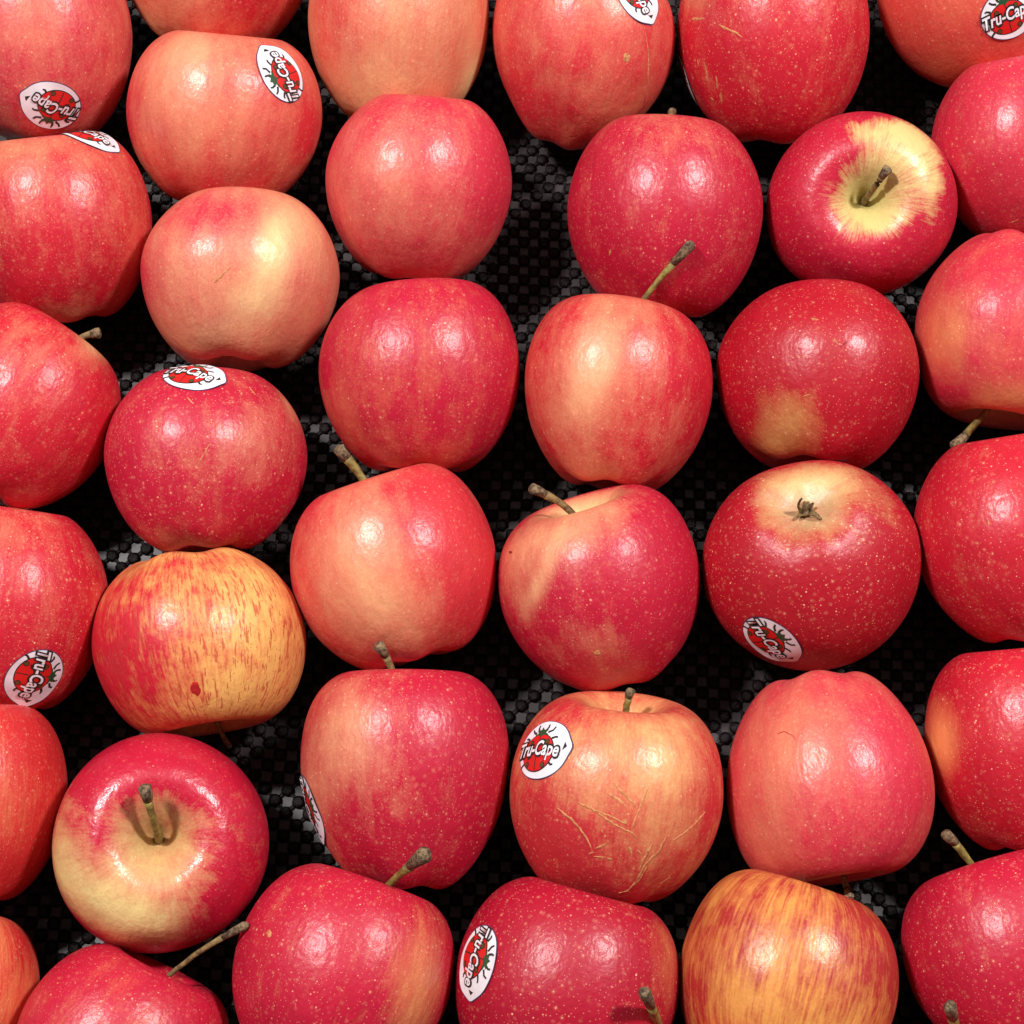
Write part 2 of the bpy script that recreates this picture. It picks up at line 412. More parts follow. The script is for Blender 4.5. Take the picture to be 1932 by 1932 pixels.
def build_art():
    art = {}
    def outline(k):
        o = []
        for t in np.linspace(0, 2 * math.pi, 72, endpoint=False):
            bump = 0.09 * math.exp(-((math.atan2(math.sin(t - 0.10), math.cos(t - 0.10))) / 0.22) ** 2)
            o.append(((1.17 + bump) * math.cos(t) * k, (1.0 * math.sin(t)) * k))
        return o
    art['edge'] = poly_disc(outline(1.03), 9); art['paper'] = poly_disc(outline(1.0), 9)
    def body(k):
        o = []
        for t in np.linspace(0, 2 * math.pi, 48, endpoint=False):
            r = 0.66 * k + 0.05 * math.cos(2 * t); dn = math.atan2(math.sin(t - math.pi / 2), math.cos(t - math.pi / 2))
            r *= 1 - 0.14 * math.exp(-(dn / 0.16) ** 2)
            o.append((-0.17 + r * math.cos(t), -0.12 + r * math.sin(t) * 1.02))
        return o
    art['body_line'] = poly_disc(body(1.06), 6); art['body'] = poly_disc(body(1.0), 6)
    sp = [(-0.55, 0.22), (0.22, 0.24), (-0.60, -0.52), (0.20, -0.55), (-0.20, 0.06), (-0.42, -0.12), (0.1, -0.15)]
    art['spot_line'] = join2([poly_disc(ell(x, y, 0.105, 0.105, 14), 2) for x, y in sp])
    art['spot'] = join2([poly_disc(ell(x, y, 0.075, 0.075, 14), 2) for x, y in sp])
    art['split'] = strip([(-0.17, 0.42), (-0.16, 0.0), (-0.18, -0.4), (-0.17, -0.72)], 0.018)
    art['head'] = poly_disc([(-0.50, 0.50), (-0.34, 0.56), (-0.44, 0.66), (-0.24, 0.68), (-0.20, 0.78), (-0.10, 0.68), (0.10, 0.68), (0.02, 0.57), (0.18, 0.50), (-0.02, 0.48), (-0.17, 0.43), (-0.32, 0.48)], 3)
    lg = [[(-0.36, 0.62), (-0.42, 0.76), (-0.40, 0.86)], [(-0.02, 0.64), (0.06, 0.76), (0.05, 0.88)], [(0.12, 0.58), (0.30, 0.66), (0.36, 0.80)],
          [(-0.46, 0.55), (-0.62, 0.62), (-0.70, 0.72)], [(0.36, 0.36), (0.52, 0.42), (0.60, 0.40)], [(-0.74, 0.34), (-0.88, 0.42), (-0.96, 0.40)],
          [(-0.78, -0.48), (-0.90, -0.58), (-0.92, -0.66)], [(0.42, -0.44), (0.54, -0.54), (0.62, -0.52)]]
    art['legs'] = join2([strip(p, 0.042, 0.032) for p in lg])
    art['arrow'] = (np.array([(0.90, -0.04), (1.06, 0.10), (0.94, 0.26)]), [(0, 1, 2)])
    for k, off in (('text_line', 0.072), ('text', 0.012)):
        V, F = text2d('Tru-Cape', 0.60, off, 0.22, 1.0 if k == 'text' else 1.0)
        art[k] = (V, F)
    V = art['text'][0]; cx = (V[:, 0].max() + V[:, 0].min()) / 2; cy = (V[:, 1].max() + V[:, 1].min()) / 2; wdt = np.ptp(V[:, 0])
    for k in ('text_line', 'text'):
        V, F = art[k]; V = V.copy()
        V[:, 0] = (V[:, 0] - cx) * 1.92 / wdt - 0.17; V[:, 1] = (V[:, 1] - cy) * 1.15 - 0.12
        V[:, 1] += 0.07 * np.cos((V[:, 0] + 0.2) * 1.5)
        art[k] = (V, F)
    return art
ART = build_art()
def sticker(A, at, tdir, scale=10.2, fold=None):
    """at: pixel, or a camera-frame direction when it has three numbers; tdir: reading direction in the picture (x right, y up)"""
    if len(at) == 3:
        n0 = CAMROT @ (np.array(at) / np.linalg.norm(at)); org = A.P + n0 * 0.2; h = A.bvh.ray_cast(Vector(org), Vector(-n0))
    else:
        h = A.bvh.ray_cast(Vector(CAM), Vector(px_ray(*at)))
        if h[0] is None: h = A.bvh.find_nearest(Vector(CAM + px_ray(*at) * np.linalg.norm(A.P - CAM)))
    c = np.array(h[0]); n = c - A.P; n /= np.linalg.norm(n); n = np.array(h[1]) * 0.6 + n * 0.4; n /= np.linalg.norm(n)
    g = RIGHT * tdir[0] + UP * tdir[1]
    v = px_ray(*project(c)[0])
    # tangent whose picture runs along tdir
    g = g - v * (g @ n) / (v @ n) if abs(v @ n) > 0.25 else g - n * (g @ n)
    T = g / np.linalg.norm(g); B = np.cross(n, T)
    rnd = random.Random(int(c[0] * 1e5)); k = scale * 0.001
    def wrap(V2, h):
        out = []
        for u, w in V2:
            rho = math.hypot(u, w) * k; R = 0.037
            ang = rho / R; sc_ = (R * math.sin(ang) / rho) if rho > 1e-9 else 1
            q = c + (T * u + B * w) * k * sc_ - n * R * (1 - math.cos(ang))
            hit = A.bvh.find_nearest(Vector(q))
            nn = np.array(hit[1]); wr = 0.00010 * math.sin(u * 5 + 1.3 * w + rnd_ph) + (0.00035 * max(0, math.hypot(u / 1.25, w) - 0.8) / 0.2 * (0.5 + 0.5 * math.sin(3 * math.atan2(w, u) + rnd_ph)))
            out.append(np.array(hit[0]) + nn * (h * 1e-3 + 0.00012 + wr) - A.base)
        return np.array(out)
    rnd_ph = rnd.uniform(0, 6)
    def add(name, key, mat, h, parent):
        V2, F = ART[key]; return link(name, mesh_np(name, wrap(V2, h), F, True), mat, parent)
    st = add('sticker', 'paper', M_WHITE, 0.16, A.root)
    add('sticker_border', 'edge', M_EDGE, 0.08, st)
    add('ladybird_outline', 'body_line', M_BLACK, 0.24, st)
    add('ladybird', 'body', M_RED, 0.31, st)
    add('wing_line', 'split', M_BLACK, 0.37, st)
    add('spot_outline', 'spot_line', M_BLACK, 0.37, st); add('spot', 'spot', M_BROWN, 0.43, st)
    add('head', 'head', M_GREEN, 0.30, st); add('ladybird_legs', 'legs', M_BLACK, 0.27, st)
    add('arrow_mark', 'arrow', M_BLACK, 0.24, st)
    add('lettering_outline', 'text_line', M_BLACK, 0.49, st); add('lettering', 'text', M_WHITE, 0.56, st)

def scar(A, pts, w0=2.2, w1=1.2, mat=None, name='russet_scar', rise=0.00018):
    """a line on the skin through picture points (1932 px), laid on the fruit as a low ridge"""
    P = np.array(pts, float); seg = []
    for i in range(len(P) - 1):
        m = max(2, int(np.linalg.norm(P[i + 1] - P[i]) / 5))
        seg += [P[i] + (P[i + 1] - P[i]) * t for t in np.linspace(0, 1, m, endpoint=False)]
    seg.append(P[-1]); rnd = random.Random(int(P[0][0] * 7 + P[0][1]))
    V, F = [], []; mm = 0.0375 / 192
    hits = [A.bvh.ray_cast(Vector(CAM), Vector(px_ray(*q))) for q in seg]
    hits = [h for h in hits if h[0] is not None]
    if len(hits) < 2: return
    for i, h in enumerate(hits):
        p = np.array(h[0]); n = np.array(h[1]); a = np.array(hits[max(0, i - 1)][0]); b = np.array(hits[min(len(hits) - 1, i + 1)][0])
        d = b - a; d /= np.linalg.norm(d); s = np.cross(n, d); t = i / (len(hits) - 1)
        w = (w0 + (w1 - w0) * t) * mm * rnd.uniform(0.55, 1.3) * (0.35 + 0.65 * min(1, 6 * t, 6 * (1 - t)))
        p = p + s * rnd.uniform(-0.4, 0.4) * w
        for k, hgt in ((-1, -0.00005), (-0.5, rise * 0.8), (0.5, rise * 0.8), (1, -0.00005)): V.append(p + s * w * k + n * hgt - A.base)
    for i in range(len(hits) - 1):
        for j in range(3): F.append((i * 4 + j, i * 4 + 4 + j, i * 4 + 5 + j, i * 4 + 1 + j))
    link(name, mesh_np(name, np.array(V), F), mat or M_SCAR, A.root)
def blemish(A, px, py, a, b, mat, name):
    """a small flat mark on the skin"""
    rnd = random.Random(int(px)); o = []
    for t in np.linspace(0, 2 * math.pi, 16, endpoint=False):
        k = rnd.uniform(0.75, 1.2); o.append((px + a * k * math.cos(t), py + b * k * math.sin(t)))
    V2, F = poly_disc(o, 3); V = []
    for i, q in enumerate(V2):
        h = A.bvh.ray_cast(Vector(CAM), Vector(px_ray(*q)))
        if h[0] is None: return
        V.append(np.array(h[0]) + np.array(h[1]) * (0.00016 if i < 33 else 0.00002) - A.base)
    link(name, mesh_np(name, np.array(V), [f[::-1] for f in F]), mat, A.root)

# ------------------------------------------------------------------ the apples (measured on the picture)
# top row, cut by the picture's upper edge
a = apple('pinkish red apple in the top left corner with a ladybird sticker low on its side', (72, 85), 178, 186, (-0.1, 0.95, 0.05), PINK, YEL, 0.83,
          [(110, 60, 70, 90, 0, -0.10)], mat=dict(dots=0.9))
sticker(a, (97, 201), (-0.93, 0.36))
a = apple('apple cut by the top edge behind the stickered orange-red one, yellow at its lower left', (407, -78), 182, 180, (0.1, 0.95, 0.05), RED, YEL, 0.80,
          [(290, 70, 60, 50, 0, -0.55), (350, 40, 90, 50, 0, -0.2), (520, 30, 60, 60, 0, 0.2)])
a = apple('pale salmon apple third along the top edge with a cream patch low on its right', (752, 55), 171, 190, (0.05, 0.95, 0.05), SALM, CRE, 0.66,
          [(893, 165, 22, 45, -15, -0.8), (700, 210, 120, 40, 0, -0.25), (640, 60, 50, 90, 0, 0.2)], mat=dict(mottle=0.16))
a = apple('egg-shaped orange-red apple at the top centre tapering downward, sticker cut by the top edge', (1101, 88), 173, 197, (0.25, 0.95, 0.06), SALM, YEL, 0.82,
          [(1150, 10, 90, 50, 0, -0.25), (1180, 235, 60, 40, 0, -0.2), (970, 200, 60, 60, 0, 0.15)], taper=0.14, round_low=0.9)
sticker(a, (1204, -12), (0.52, -0.85))
scar(a, [(1218, 62), (1224, 100), (1222, 160), (1214, 205)], 1.5, 1.0)
blemish(a, 1183, 108, 7, 9, M_SCAR, 'skin_mark')
a = apple('deep red apple at the top with small scabs and a sticker edge on its left', (1459, 78), 182, 194, (0.0, 0.95, 0.04), RED, YEL, 0.93,
          [(1310, 15, 40, 40, 0, -0.35), (1540, 30, 70, 70, 0, -0.12)], mat=dict(dots=1.1))
sticker(a, (-0.90, -0.40, -0.18), (0.3, -0.95))
for pts in ([(1316, 112), (1318, 125)], [(1328, 116), (1333, 136), (1334, 152)], [(1351, 143), (1354, 168)], [(1341, 184), (1346, 190)], [(1360, 175), (1362, 196)], [(1356, 47), (1385, 60), (1400, 70)], [(1305, 36), (1330, 35)]):
    scar(a, pts, 3.4, 2.4)
a = apple('orange-red apple in the top right corner with a ladybird sticker cut by the frame', (1838, -18), 184, 184, (-0.1, 0.95, 0.08), SALM, ORA, 0.82,
          [(1780, 20, 80, 60, 0, -0.1), (1780, 150, 90, 40, 0, -0.2)], mat=dict(mottle=0.08))
sticker(a, (1908, 24), (0.90, 0.42))
# second row
a = apple('red apple at the left edge with a sticker seen edge-on at its top', (108, 432), 179, 183, (-0.15, 0.95, 0.02), RED, YEL, 0.86,
          [(100, 310, 110, 50, 0, -0.18), (90, 275, 40, 25, 0, 0.35), (20, 310, 50, 50, 0, -0.2), (80, 560, 130, 70, 0, 0.1), (140, 600, 50, 20, 0, -0.4)])
sticker(a, (170, 253), (0.93, -0.35))
a = apple('broad orange-red apple in the upper left with a ladybird sticker on its right shoulder', (423, 224), 185, 167, (0.05, 0.95, 0.04), SALM, YEL, 0.74,
          [(390, 150, 60, 60, 0, -0.30), (380, 260, 60, 80, 80, -0.12), (330, 180, 40, 60, 0, -0.1), (430, 370, 120, 40, 0, 0.15), (250, 240, 40, 90, 0, 0.2), (590, 260, 40, 80, 0, 0.2)], mat=dict(broad=0.16, mottle=0.2), round_top=0.35)
sticker(a, (532, 135), (-0.47, 0.88))
a = apple('tall rosy red apple left of the wide dark gap, no stem or sticker showing', (790, 357), 176, 180, (0.1, 0.95, 0.04), PINK, YEL, 0.84,
          [(740, 390, 80, 80, 0, -0.15), (940, 340, 40, 100, 0, 0.25), (780, 200, 90, 40, 0, 0.15)], mat=dict(mottle=0.16), round_top=0.9, round_low=0.3)
a = apple('rosy crimson apple right of the wide gap, only its stem tip showing', (1255, 407), 185, 192, (0.04, 0.97, -0.04), CRIM, YEL, 0.95,
          [(1300, 290, 100, 60, 0, -0.10), (1240, 260, 80, 50, 0, -0.08)], stem=(1268, 212, -0.35, 1.3, 0.8), mat=dict(dots=0.85), stem_mat=M_STEM_B, round_top=0.7)
scar(a, [(1153, 470), (1150, 482)], 3.0, 2.0)
a = apple('red apple seen from its stem end with a cream yellow patch round the brown stem', (1626, 386), 181, 176, (0.08, 0.10, 0.99), CRIM, (220, 188, 122), 1.15,
          [(1695, 280, 70, 55, -25, -1.1), (1730, 375, 32, 55, 0, -0.85), (1660, 330, 60, 60, 0, -0.5), (1600, 275, 26, 36, 30, -0.6), (1640, 430, 50, 34, 0, -0.6), (1560, 360, 60, 60, 0, 0.15), (1795, 400, 30, 80, 0, 0.6)],
          stem=(1675, 318, 0.62, 1.5, 0.5, 1.45), stem_fade=1.0, mat=dict(streak=0.34, mottle=0.5, cut=6.0, width=0.34, rough=0.21, dots=0.8), stem_mat=M_STEM_B, round_top=0.2)
a = apple('dusky red apple at the right edge beside the one with the cream stem hollow', (1934, 277), 178, 183, (-0.1, 0.95, 0.04), PINK, YEL, 0.96, mat=dict(dots=1.1), round_top=0.9)
scar(a, [(1908, 420), (1914, 418), (1922, 414)], 2, 1)
# third row
a = apple('pale red apple with a broad yellow stripe down its right side and a short scratch', (453, 527), 188, 175, (0.05, 0.95, -0.16), PINK, CRE, 0.70,
          [(538, 495, 30, 85, -8, -0.55), (500, 590, 40, 40, 30, -0.3), (410, 430, 90, 50, 0, 0.22), (280, 540, 40, 90, 0, 0.25), (430, 660, 120, 40, 0, -0.15), (590, 440, 40, 60, 0, -0.15)], mat=dict(dots=0.85, mottle=0.15), round_top=0.9, round_low=0.2)
scar(a, [(404, 533), (420, 518), (440, 500)], 3.2, 0.8)
a = apple('red apple at the left edge with a yellowish shoulder and a stub of dried stem', (46, 766), 182, 196, (0.5, 0.82, -0.12), RED, YEL, 0.94,
          [(190, 655, 30, 45, -20, -0.65), (100, 650, 60, 60, 0, -0.12)], stem=(188, 628, -0.1, 1.5, 0.7, 1.7), stem_mat=M_STEM_B)
a = apple('crimson apple near the centre left with no sticker, above the one with a greenish stem', (791, 709), 190, 185, (0.0, 0.96, -0.12), CRIM, ORA, 0.94,
          [(800, 690, 110, 110, 0, -0.10), (650, 790, 60, 60, 0, -0.2), (800, 870, 140, 40, 0, -0.15)], mat=dict(dots=0.8), round_top=0.4, round_low=0.2)
a = apple('orange-red apple near the centre with a long curved olive stem lying on the apple above', (1167, 742), 178, 188, (0.10, 0.95, -0.17), RED, YEL, 0.86,
          [(1125, 700, 50, 85, -15, -0.50), (1080, 780, 60, 80, 0, -0.2), (1170, 590, 70, 40, 0, -0.15), (1320, 720, 40, 100, 0, 0.2), (1120, 890, 50, 30, 0, -0.2)],
          stem=(1303, 462, 0.42, 1.5, 0.35, 1.5), taper=0.10, mat=dict(rough=0.21))
a = apple('dark crimson apple with a yellow blotch beside its bottom hollow, right of centre', (1543, 711), 192, 185, (0.08, 0.95, -0.27), DEEP, (208, 164, 92), 1.06,
          [(1462, 808, 52, 62, -15, -0.62), (1450, 850, 70, 34, 0, -0.35), (1540, 640, 80, 60, 0, -0.06), (1690, 600, 40, 60, 0, -0.1)], mat=dict(dots=0.9), round_top=0.9, round_low=0.2)
scar(a, [(1530, 600), (1545, 604)], 2.6, 1.6); scar(a, [(1573, 638), (1582, 650)], 2, 1.2); scar(a, [(1585, 655), (1600, 643)], 1.6, 1, M_SCARD); scar(a, [(1516, 748), (1530, 744)], 2, 1)
a = apple('orange-red apple at the right edge with its stem pointing down out of a bottom hollow', (1906, 622), 180, 190, (-0.12, -0.95, 0.22), PINK, ORA, 0.86,
          [(1760, 640, 40, 60, 0, -0.45), (1860, 760, 120, 30, 0, -0.6), (1790, 745, 40, 30, 0, 0.5), (1880, 540, 80, 60, 0, 0.1)], stem=(1800, 842, 0.25, 1.6, 0.35, 1.5), stem_fade=0.3, taper=0.02, round_low=1.0)
a = apple('red apple with a folded ladybird sticker on its top edge and scratches on its side', (388, 869), 192, 178, (0.0, 0.96, -0.15), CRIM, YEL, 0.96,
          [(420, 850, 110, 90, 0, -0.10), (560, 770, 30, 50, 0, -0.4), (330, 1020, 140, 40, 0, -0.1), (520, 850, 50, 80, 0, -0.15)], mat=dict(dots=1.2, rough=0.21), round_top=0.8, round_low=0.3)
sticker(a, (366, 704), (0.96, -0.2), 9.8)
scar(a, [(396, 837), (372, 880)], 1.2, 0.8); scar(a, [(471, 1034), (480, 1052)], 2.6, 1.4); scar(a, [(353, 750), (366, 762)], 2, 1.2); scar(a, [(470, 730), (482, 745)], 2, 1.2)
# fourth row
a = apple('pale orange-pink apple left of centre with a thick greenish stem at its upper left', (742, 1070), 195, 196, (-0.26, 0.95, -0.03), SALM, YEL, 0.86,
          [(690, 1060, 80, 130, 0, -0.42), (745, 1160, 100, 70, 0, -0.28), (830, 960, 80, 80, 0, 0.25), (900, 1100, 50, 110, 0, 0.3), (600, 930, 60, 60, 0, 0.15)],
          stem=(638, 846, 0.15, 1.9, 0.5, 1.3), taper=0.03, mat=dict(dots=0.75))
a = apple('red apple just below the centre with a yellow streak and leaning brown stem', (1130, 1111), 191, 197, (-0.22, 0.93, 0.19), CRIM, YEL, 0.96,
          [(1040, 1010, 95, 45, 15, -0.50), (1010, 1095, 16, 70, -25, -0.55), (965, 1080, 30, 60, 0, -0.3), (1105, 1205, 50, 40, 0, -0.2), (1110, 955, 80, 30, 0, -0.3), (1250, 1050, 60, 100, 0, 0.2)],
          stem=(1003, 922, 0.32, 1.6, 0.5, 1.35), stem_fade=0.9, taper=0.09, mat=dict(rough=0.21), stem_mat=M_STEM_B)
blemish(a, 1127, 1232, 7, 5, M_SCAR, 'skin_mark'); blemish(a, 963, 1042, 3, 3, M_SCARD, 'skin_mark'); scar(a, [(1195, 1130), (1206, 1140)], 1.6, 1)
a = apple('large dark red apple with its dried calyx facing up, ladybird sticker low on its left', (1532, 1067), 208, 199, (0.05, -0.55, -0.80), DEEP, (222, 194, 126), 1.10,
          [(1540, 905, 110, 42, 0, -0.55), (1440, 930, 50, 40, 30, -0.2), (1650, 960, 60, 60, 0, -0.15), (1520, 1000, 150, 60, 0, -0.15)], calyx_fade=0.40, calyx_show=True,
          mat=dict(dots=1.25, rough=0.27), taper=0.05, lobe=0.010, basin=0.55, round_low=0.3, round_top=0.3)
sticker(a, (1455, 1213), (0.68, -0.73))
a = apple('red apple at the right edge level with the one showing its calyx', (1921, 1012), 199, 201, (-0.15, 0.95, 0.04), RED, YEL, 0.98,
          [(1900, 1150, 100, 60, 0, -0.08)], mat=dict(dots=1.1), round_top=0.9)
scar(a, [(1864, 980), (1866, 992)], 3, 2)
a = apple('red apple at the left edge carrying a ladybird sticker at its lower right', (24, 1146), 182, 196, (0.1, 0.95, 0.04), RED, YEL, 0.92,
          [(60, 1010, 80, 60, 0, -0.1)], mat=dict(dots=1.25), round_top=0.8)
sticker(a, (66, 1282), (-0.42, -0.90))
a = apple('golden yellow apple flecked with red dashes, red on its left side', (375, 1213), 203, 180, (0.12, -0.96, 0.14), RED, (234, 176, 98), 0.54,
          [(205, 1220, 85, 150, 0, 0.5), (310, 1230, 70, 120, 0, 0.25), (500, 1180, 80, 140, 0, -0.42), (480, 1310, 110, 60, 0, -0.4), (380, 1160, 70, 60, 0, 0.05), (230, 1330, 60, 50, 0, 0.3)],
          stem=(432, 1408, -0.30, 1.0, 0.4, 1.3), stem_fade=0.1, mat=dict(streak=0.34, broad=0.12, cut=9.0, mottle=0.6, width=0.42, dots=0.2, fleck=0.7, rough=0.21), taper=-0.02)
blemish(a, 369, 1300, 9, 13, M_SPOT, 'skin_mark')
# fifth row
a = apple('red apple with a short knobbed stem and a sticker edge-on at its left', (764, 1470), 197, 208, (0.0, 0.97, 0.02), CRIM, YEL, 0.97,
          [(670, 1380, 70, 90, 0, -0.45), (600, 1500, 50, 110, 0, -0.30), (640, 1620, 60, 40, 0, -0.1), (760, 1480, 50, 60, 0, -0.12), (880, 1330, 70, 90, 0, 0.15)],
          stem=(714, 1217, 0.18, 1.5, 0.5, 1.6), taper=0.15, mat=dict(dots=1.0, rough=0.21), stem_mat=M_STEM_B)
sticker(a, (-0.93, -0.30, 0.33), (0.30, -0.95))
a = apple('orange and yellow apple covered in russet scratches with an upright ladybird sticker', (1163, 1508), 202, 205, (0.10, 0.97, 0.21), (194, 48, 52), (228, 180, 114), 0.80,
          [(1150, 1420, 110, 70, 0, -0.32), (1250, 1430, 50, 150, -10, -0.28), (1030, 1580, 100, 90, 0, 0.28), (1160, 1680, 120, 60, 0, 0.18), (1250, 1330, 50, 30, 0, 0.35), (1060, 1340, 50, 40, 0, 0.1), (1340, 1560, 50, 110, 0, 0.08)],
          stem=(1190, 1303, 0.15, 1.5, 0.6, 1.1), stem_fade=0.35, mat=dict(streak=0.14, mottle=0.42, dots=1.0, rough=0.21), lobe=0.014)
sticker(a, (1022, 1413), (1.0, 0.05))
def cr(x, y): return (644 + x / 3, 1288 + y / 3)
for pts, w in (([(1225, 710), (1330, 800), (1395, 890), (1420, 955)], 2.8), ([(1340, 678), (1440, 725), (1530, 760), (1620, 805)], 2.6), ([(1455, 740), (1540, 800), (1650, 855), (1680, 885)], 2.6),
               ([(1540, 565), (1600, 630), (1670, 705)], 2.6), ([(1740, 590), (1700, 680), (1665, 770), (1640, 840)], 2.2), ([(1505, 630), (1570, 660), (1610, 705)], 2.8), ([(1440, 940), (1500, 910)], 3),
               ([(1400, 970), (1430, 960)], 3), ([(1430, 985), (1500, 988)], 2), ([(1505, 995), (1530, 997)], 5), ([(1760, 915), (1720, 980), (1690, 1050)], 3), ([(1840, 870), (1800, 950), (1720, 1030), (1680, 1110), (1620, 1180), (1570, 1190)], 3),
               ([(1730, 1040), (1690, 1110), (1650, 1150)], 2.4), ([(1605, 770), (1612, 800)], 5), ([(1630, 925), (1645, 980)], 4), ([(1860, 1100), (1800, 1140)], 1.6), ([(1675, 945), (1700, 975)], 2), ([(1475, 830), (1478, 850)], 3), ([(2060, 730), (2000, 800), (1940, 850), (1880, 890)], 1.6)):
    scar(a, [cr(*p) for p in pts], w * 1.0, w * 0.6)
a = apple('smooth rosy apple with a flat top, its broken brown stem poking out below', (1567, 1471), 197, 207, (0.12, -0.97, 0.12), PINK, (232, 160, 110), 0.82,
          [(1450, 1400, 70, 80, 0, -0.22), (1500, 1360, 90, 60, 0, -0.12), (1680, 1400, 60, 100, 0, 0.2), (1600, 1570, 100, 60, 0, 0.12), (1430, 1550, 40, 70, 0, -0.2)], stem=(1601, 1688, 0.12, 1.3, 0.6, 1.2), taper=0.10,
          mat=dict(dots=0.85, mottle=0.18), stem_mat=M_STEM_B, round_low=0.15, round_top=0.3)
scar(a, [(1466, 1385), (1480, 1380), (1496, 1388), (1502, 1396)], 1.0, 0.7, M_SPOT)
a = apple('deep red freckled apple at the right edge with orange showing along its left side', (1934, 1411), 190, 195, (-0.1, 0.95, 0.04), RED, ORA, 1.0,
          [(1755, 1400, 26, 60, 0, -0.9), (1840, 1560, 90, 40, 0, -0.12)], mat=dict(dots=1.3))
a = apple('orange-red apple at the left edge beside the one seen from its stem end', (-58, 1515), 186, 192, (0.05, 0.95, 0.04), ORED, ORA, 0.92,
          [(80, 1400, 50, 60, 0, 0.15), (30, 1500, 60, 80, 0, -0.2), (60, 1640, 60, 60, 0, 0.15)], mat=dict(streak=0.2, mottle=0.16, dots=0.9))
a = apple('glossy apple seen straight from its stem end, red above and cream yellow below', (303, 1591), 205, 208, (-0.03, 0.06, 1.0), CRIM, (230, 198, 132), 0.98,
          [(145, 1610, 48, 85, 15, -0.9), (245, 1660, 85, 60, -25, -0.75), (290, 1710, 95, 45, 0, -0.65), (400, 1640, 60, 50, 0, -0.22), (450, 1700, 60, 80, 0, 0.25), (170, 1720, 50, 30, -40, 0.35), (330, 1420, 150, 70, 0, 0.25), (300, 1790, 140, 25, 0, 0.3), (400, 1500, 70, 70, 0, 0.1)],
          stem=(273, 1486, 0.66, 1.65, 0.5, 1.7), stem_fade=0.62, mat=dict(streak=0.14, mottle=0.4, cut=6.0, width=0.46, dots=0.45, rough=0.12), round_top=0.2)
# sixth row, cut by the picture's lower edge
a = apple('red apple along the bottom with a knobbly forked-looking stem and orange streaks on its right', (648, 1842), 210, 213, (0.34, 0.93, 0.02), CRIM, ORA, 0.98,
          [(800, 1790, 45, 90, -10, -0.42), (790, 1890, 50, 70, 0, -0.35), (700, 1740, 60, 60, 0, -0.1)], stem=(802, 1612, 0.75, 1.6, 0.30, 2.0), mat=dict(dots=1.0, streak=0.18, rough=0.21))
blemish(a, 508, 1762, 4, 8, M_SCAR, 'skin_mark')
a = apple('dark purplish red apple at the bottom centre with a sticker on its left side', (1070, 1872), 212, 218, (0.25, 0.95, 0.08), (170, 12, 42), ORA, 1.05,
          [(1255, 1800, 40, 110, 0, -0.35), (1180, 1700, 60, 40, 0, -0.1)], mat=dict(dots=1.1, rough=0.21))
sticker(a, (896, 1814), (-0.27, -0.96))
for pts in ([(1022, 1850), (1040, 1832)], [(1002, 1858), (1020, 1846)], [(1150, 1838), (1170, 1826)], [(1165, 1858), (1180, 1848)]): scar(a, pts, 1.6, 0.8, M_SPOT)
a = apple('orange apple boldly striped with red at the bottom edge, right of centre', (1488, 1858), 208, 218, (0.22, 0.95, -0.05), (170, 48, 42), (216, 142, 70), 0.55,
          [(1640, 1770, 80, 110, 0, 0.32), (1400, 1840, 90, 60, 0, -0.25), (1480, 1720, 60, 80, 0, -0.15), (1350, 1730, 50, 60, 0, 0.1), (1560, 1900, 80, 80, 0, -0.1), (1480, 1900, 120, 60, 0, -0.1), (1300, 1850, 40, 100, 0, 0.2)],
          stem=(1607, 1690, 0.12, 1.0, 0.4, 1.1), mat=dict(streak=0.44, broad=0.30, cut=6.0, width=0.30, dots=0.3, mottle=0.5, rough=0.21), stem_mat=M_STEM_B)
a = apple('crimson freckled apple in the bottom right corner with a stem at its upper left', (1906, 1803), 206, 203, (-0.34, 0.92, -0.03), CRIM, YEL, 1.0,
          [(1850, 1690, 100, 50, 0, -0.08)], stem=(1785, 1573, 0.12, 1.6, 0.5, 1.3), mat=dict(dots=1.15))
a = apple('red apple in the lower left with a long thin stem reaching up to the right', (226, 1984), 208, 204, (0.48, 0.86, 0.12), CRIM, ORA, 0.97,
          [(200, 1880, 130, 60, 0, -0.08), (330, 1900, 60, 60, 0, -0.1)], stem=(462, 1746, 0.28, 1.15, 0.35, 1.5), mat=dict(dots=0.9), stem_mat=M_STEM_B)
a = apple('orange apple with red streaks cut by the left edge at the bottom', (-112, 1885), 187, 180, (0.2, 0.94, 0.0), ORED, ORA, 0.62,
          [(60, 1790, 40, 60, 0, 0.3)], mat=dict(streak=0.3, broad=0.2))
a = apple('apple below the bottom edge showing only its green stem in front of the purplish one', (1270, 2150), 210, 205, (-0.05, 0.97, -0.05), RED, YEL, 0.9,
          stem=(1216, 1874, 0.95, 1.7, 0.35, 1.35), mat=dict())
a = apple('apple below the bottom edge showing only its stem in front of the freckled corner one', (1815, 2160), 208, 205, (0.0, 0.97, -0.08), RED, YEL, 0.9,
          stem=(1793, 1900, 0.75, 1.9, 0.4, 1.25), mat=dict())

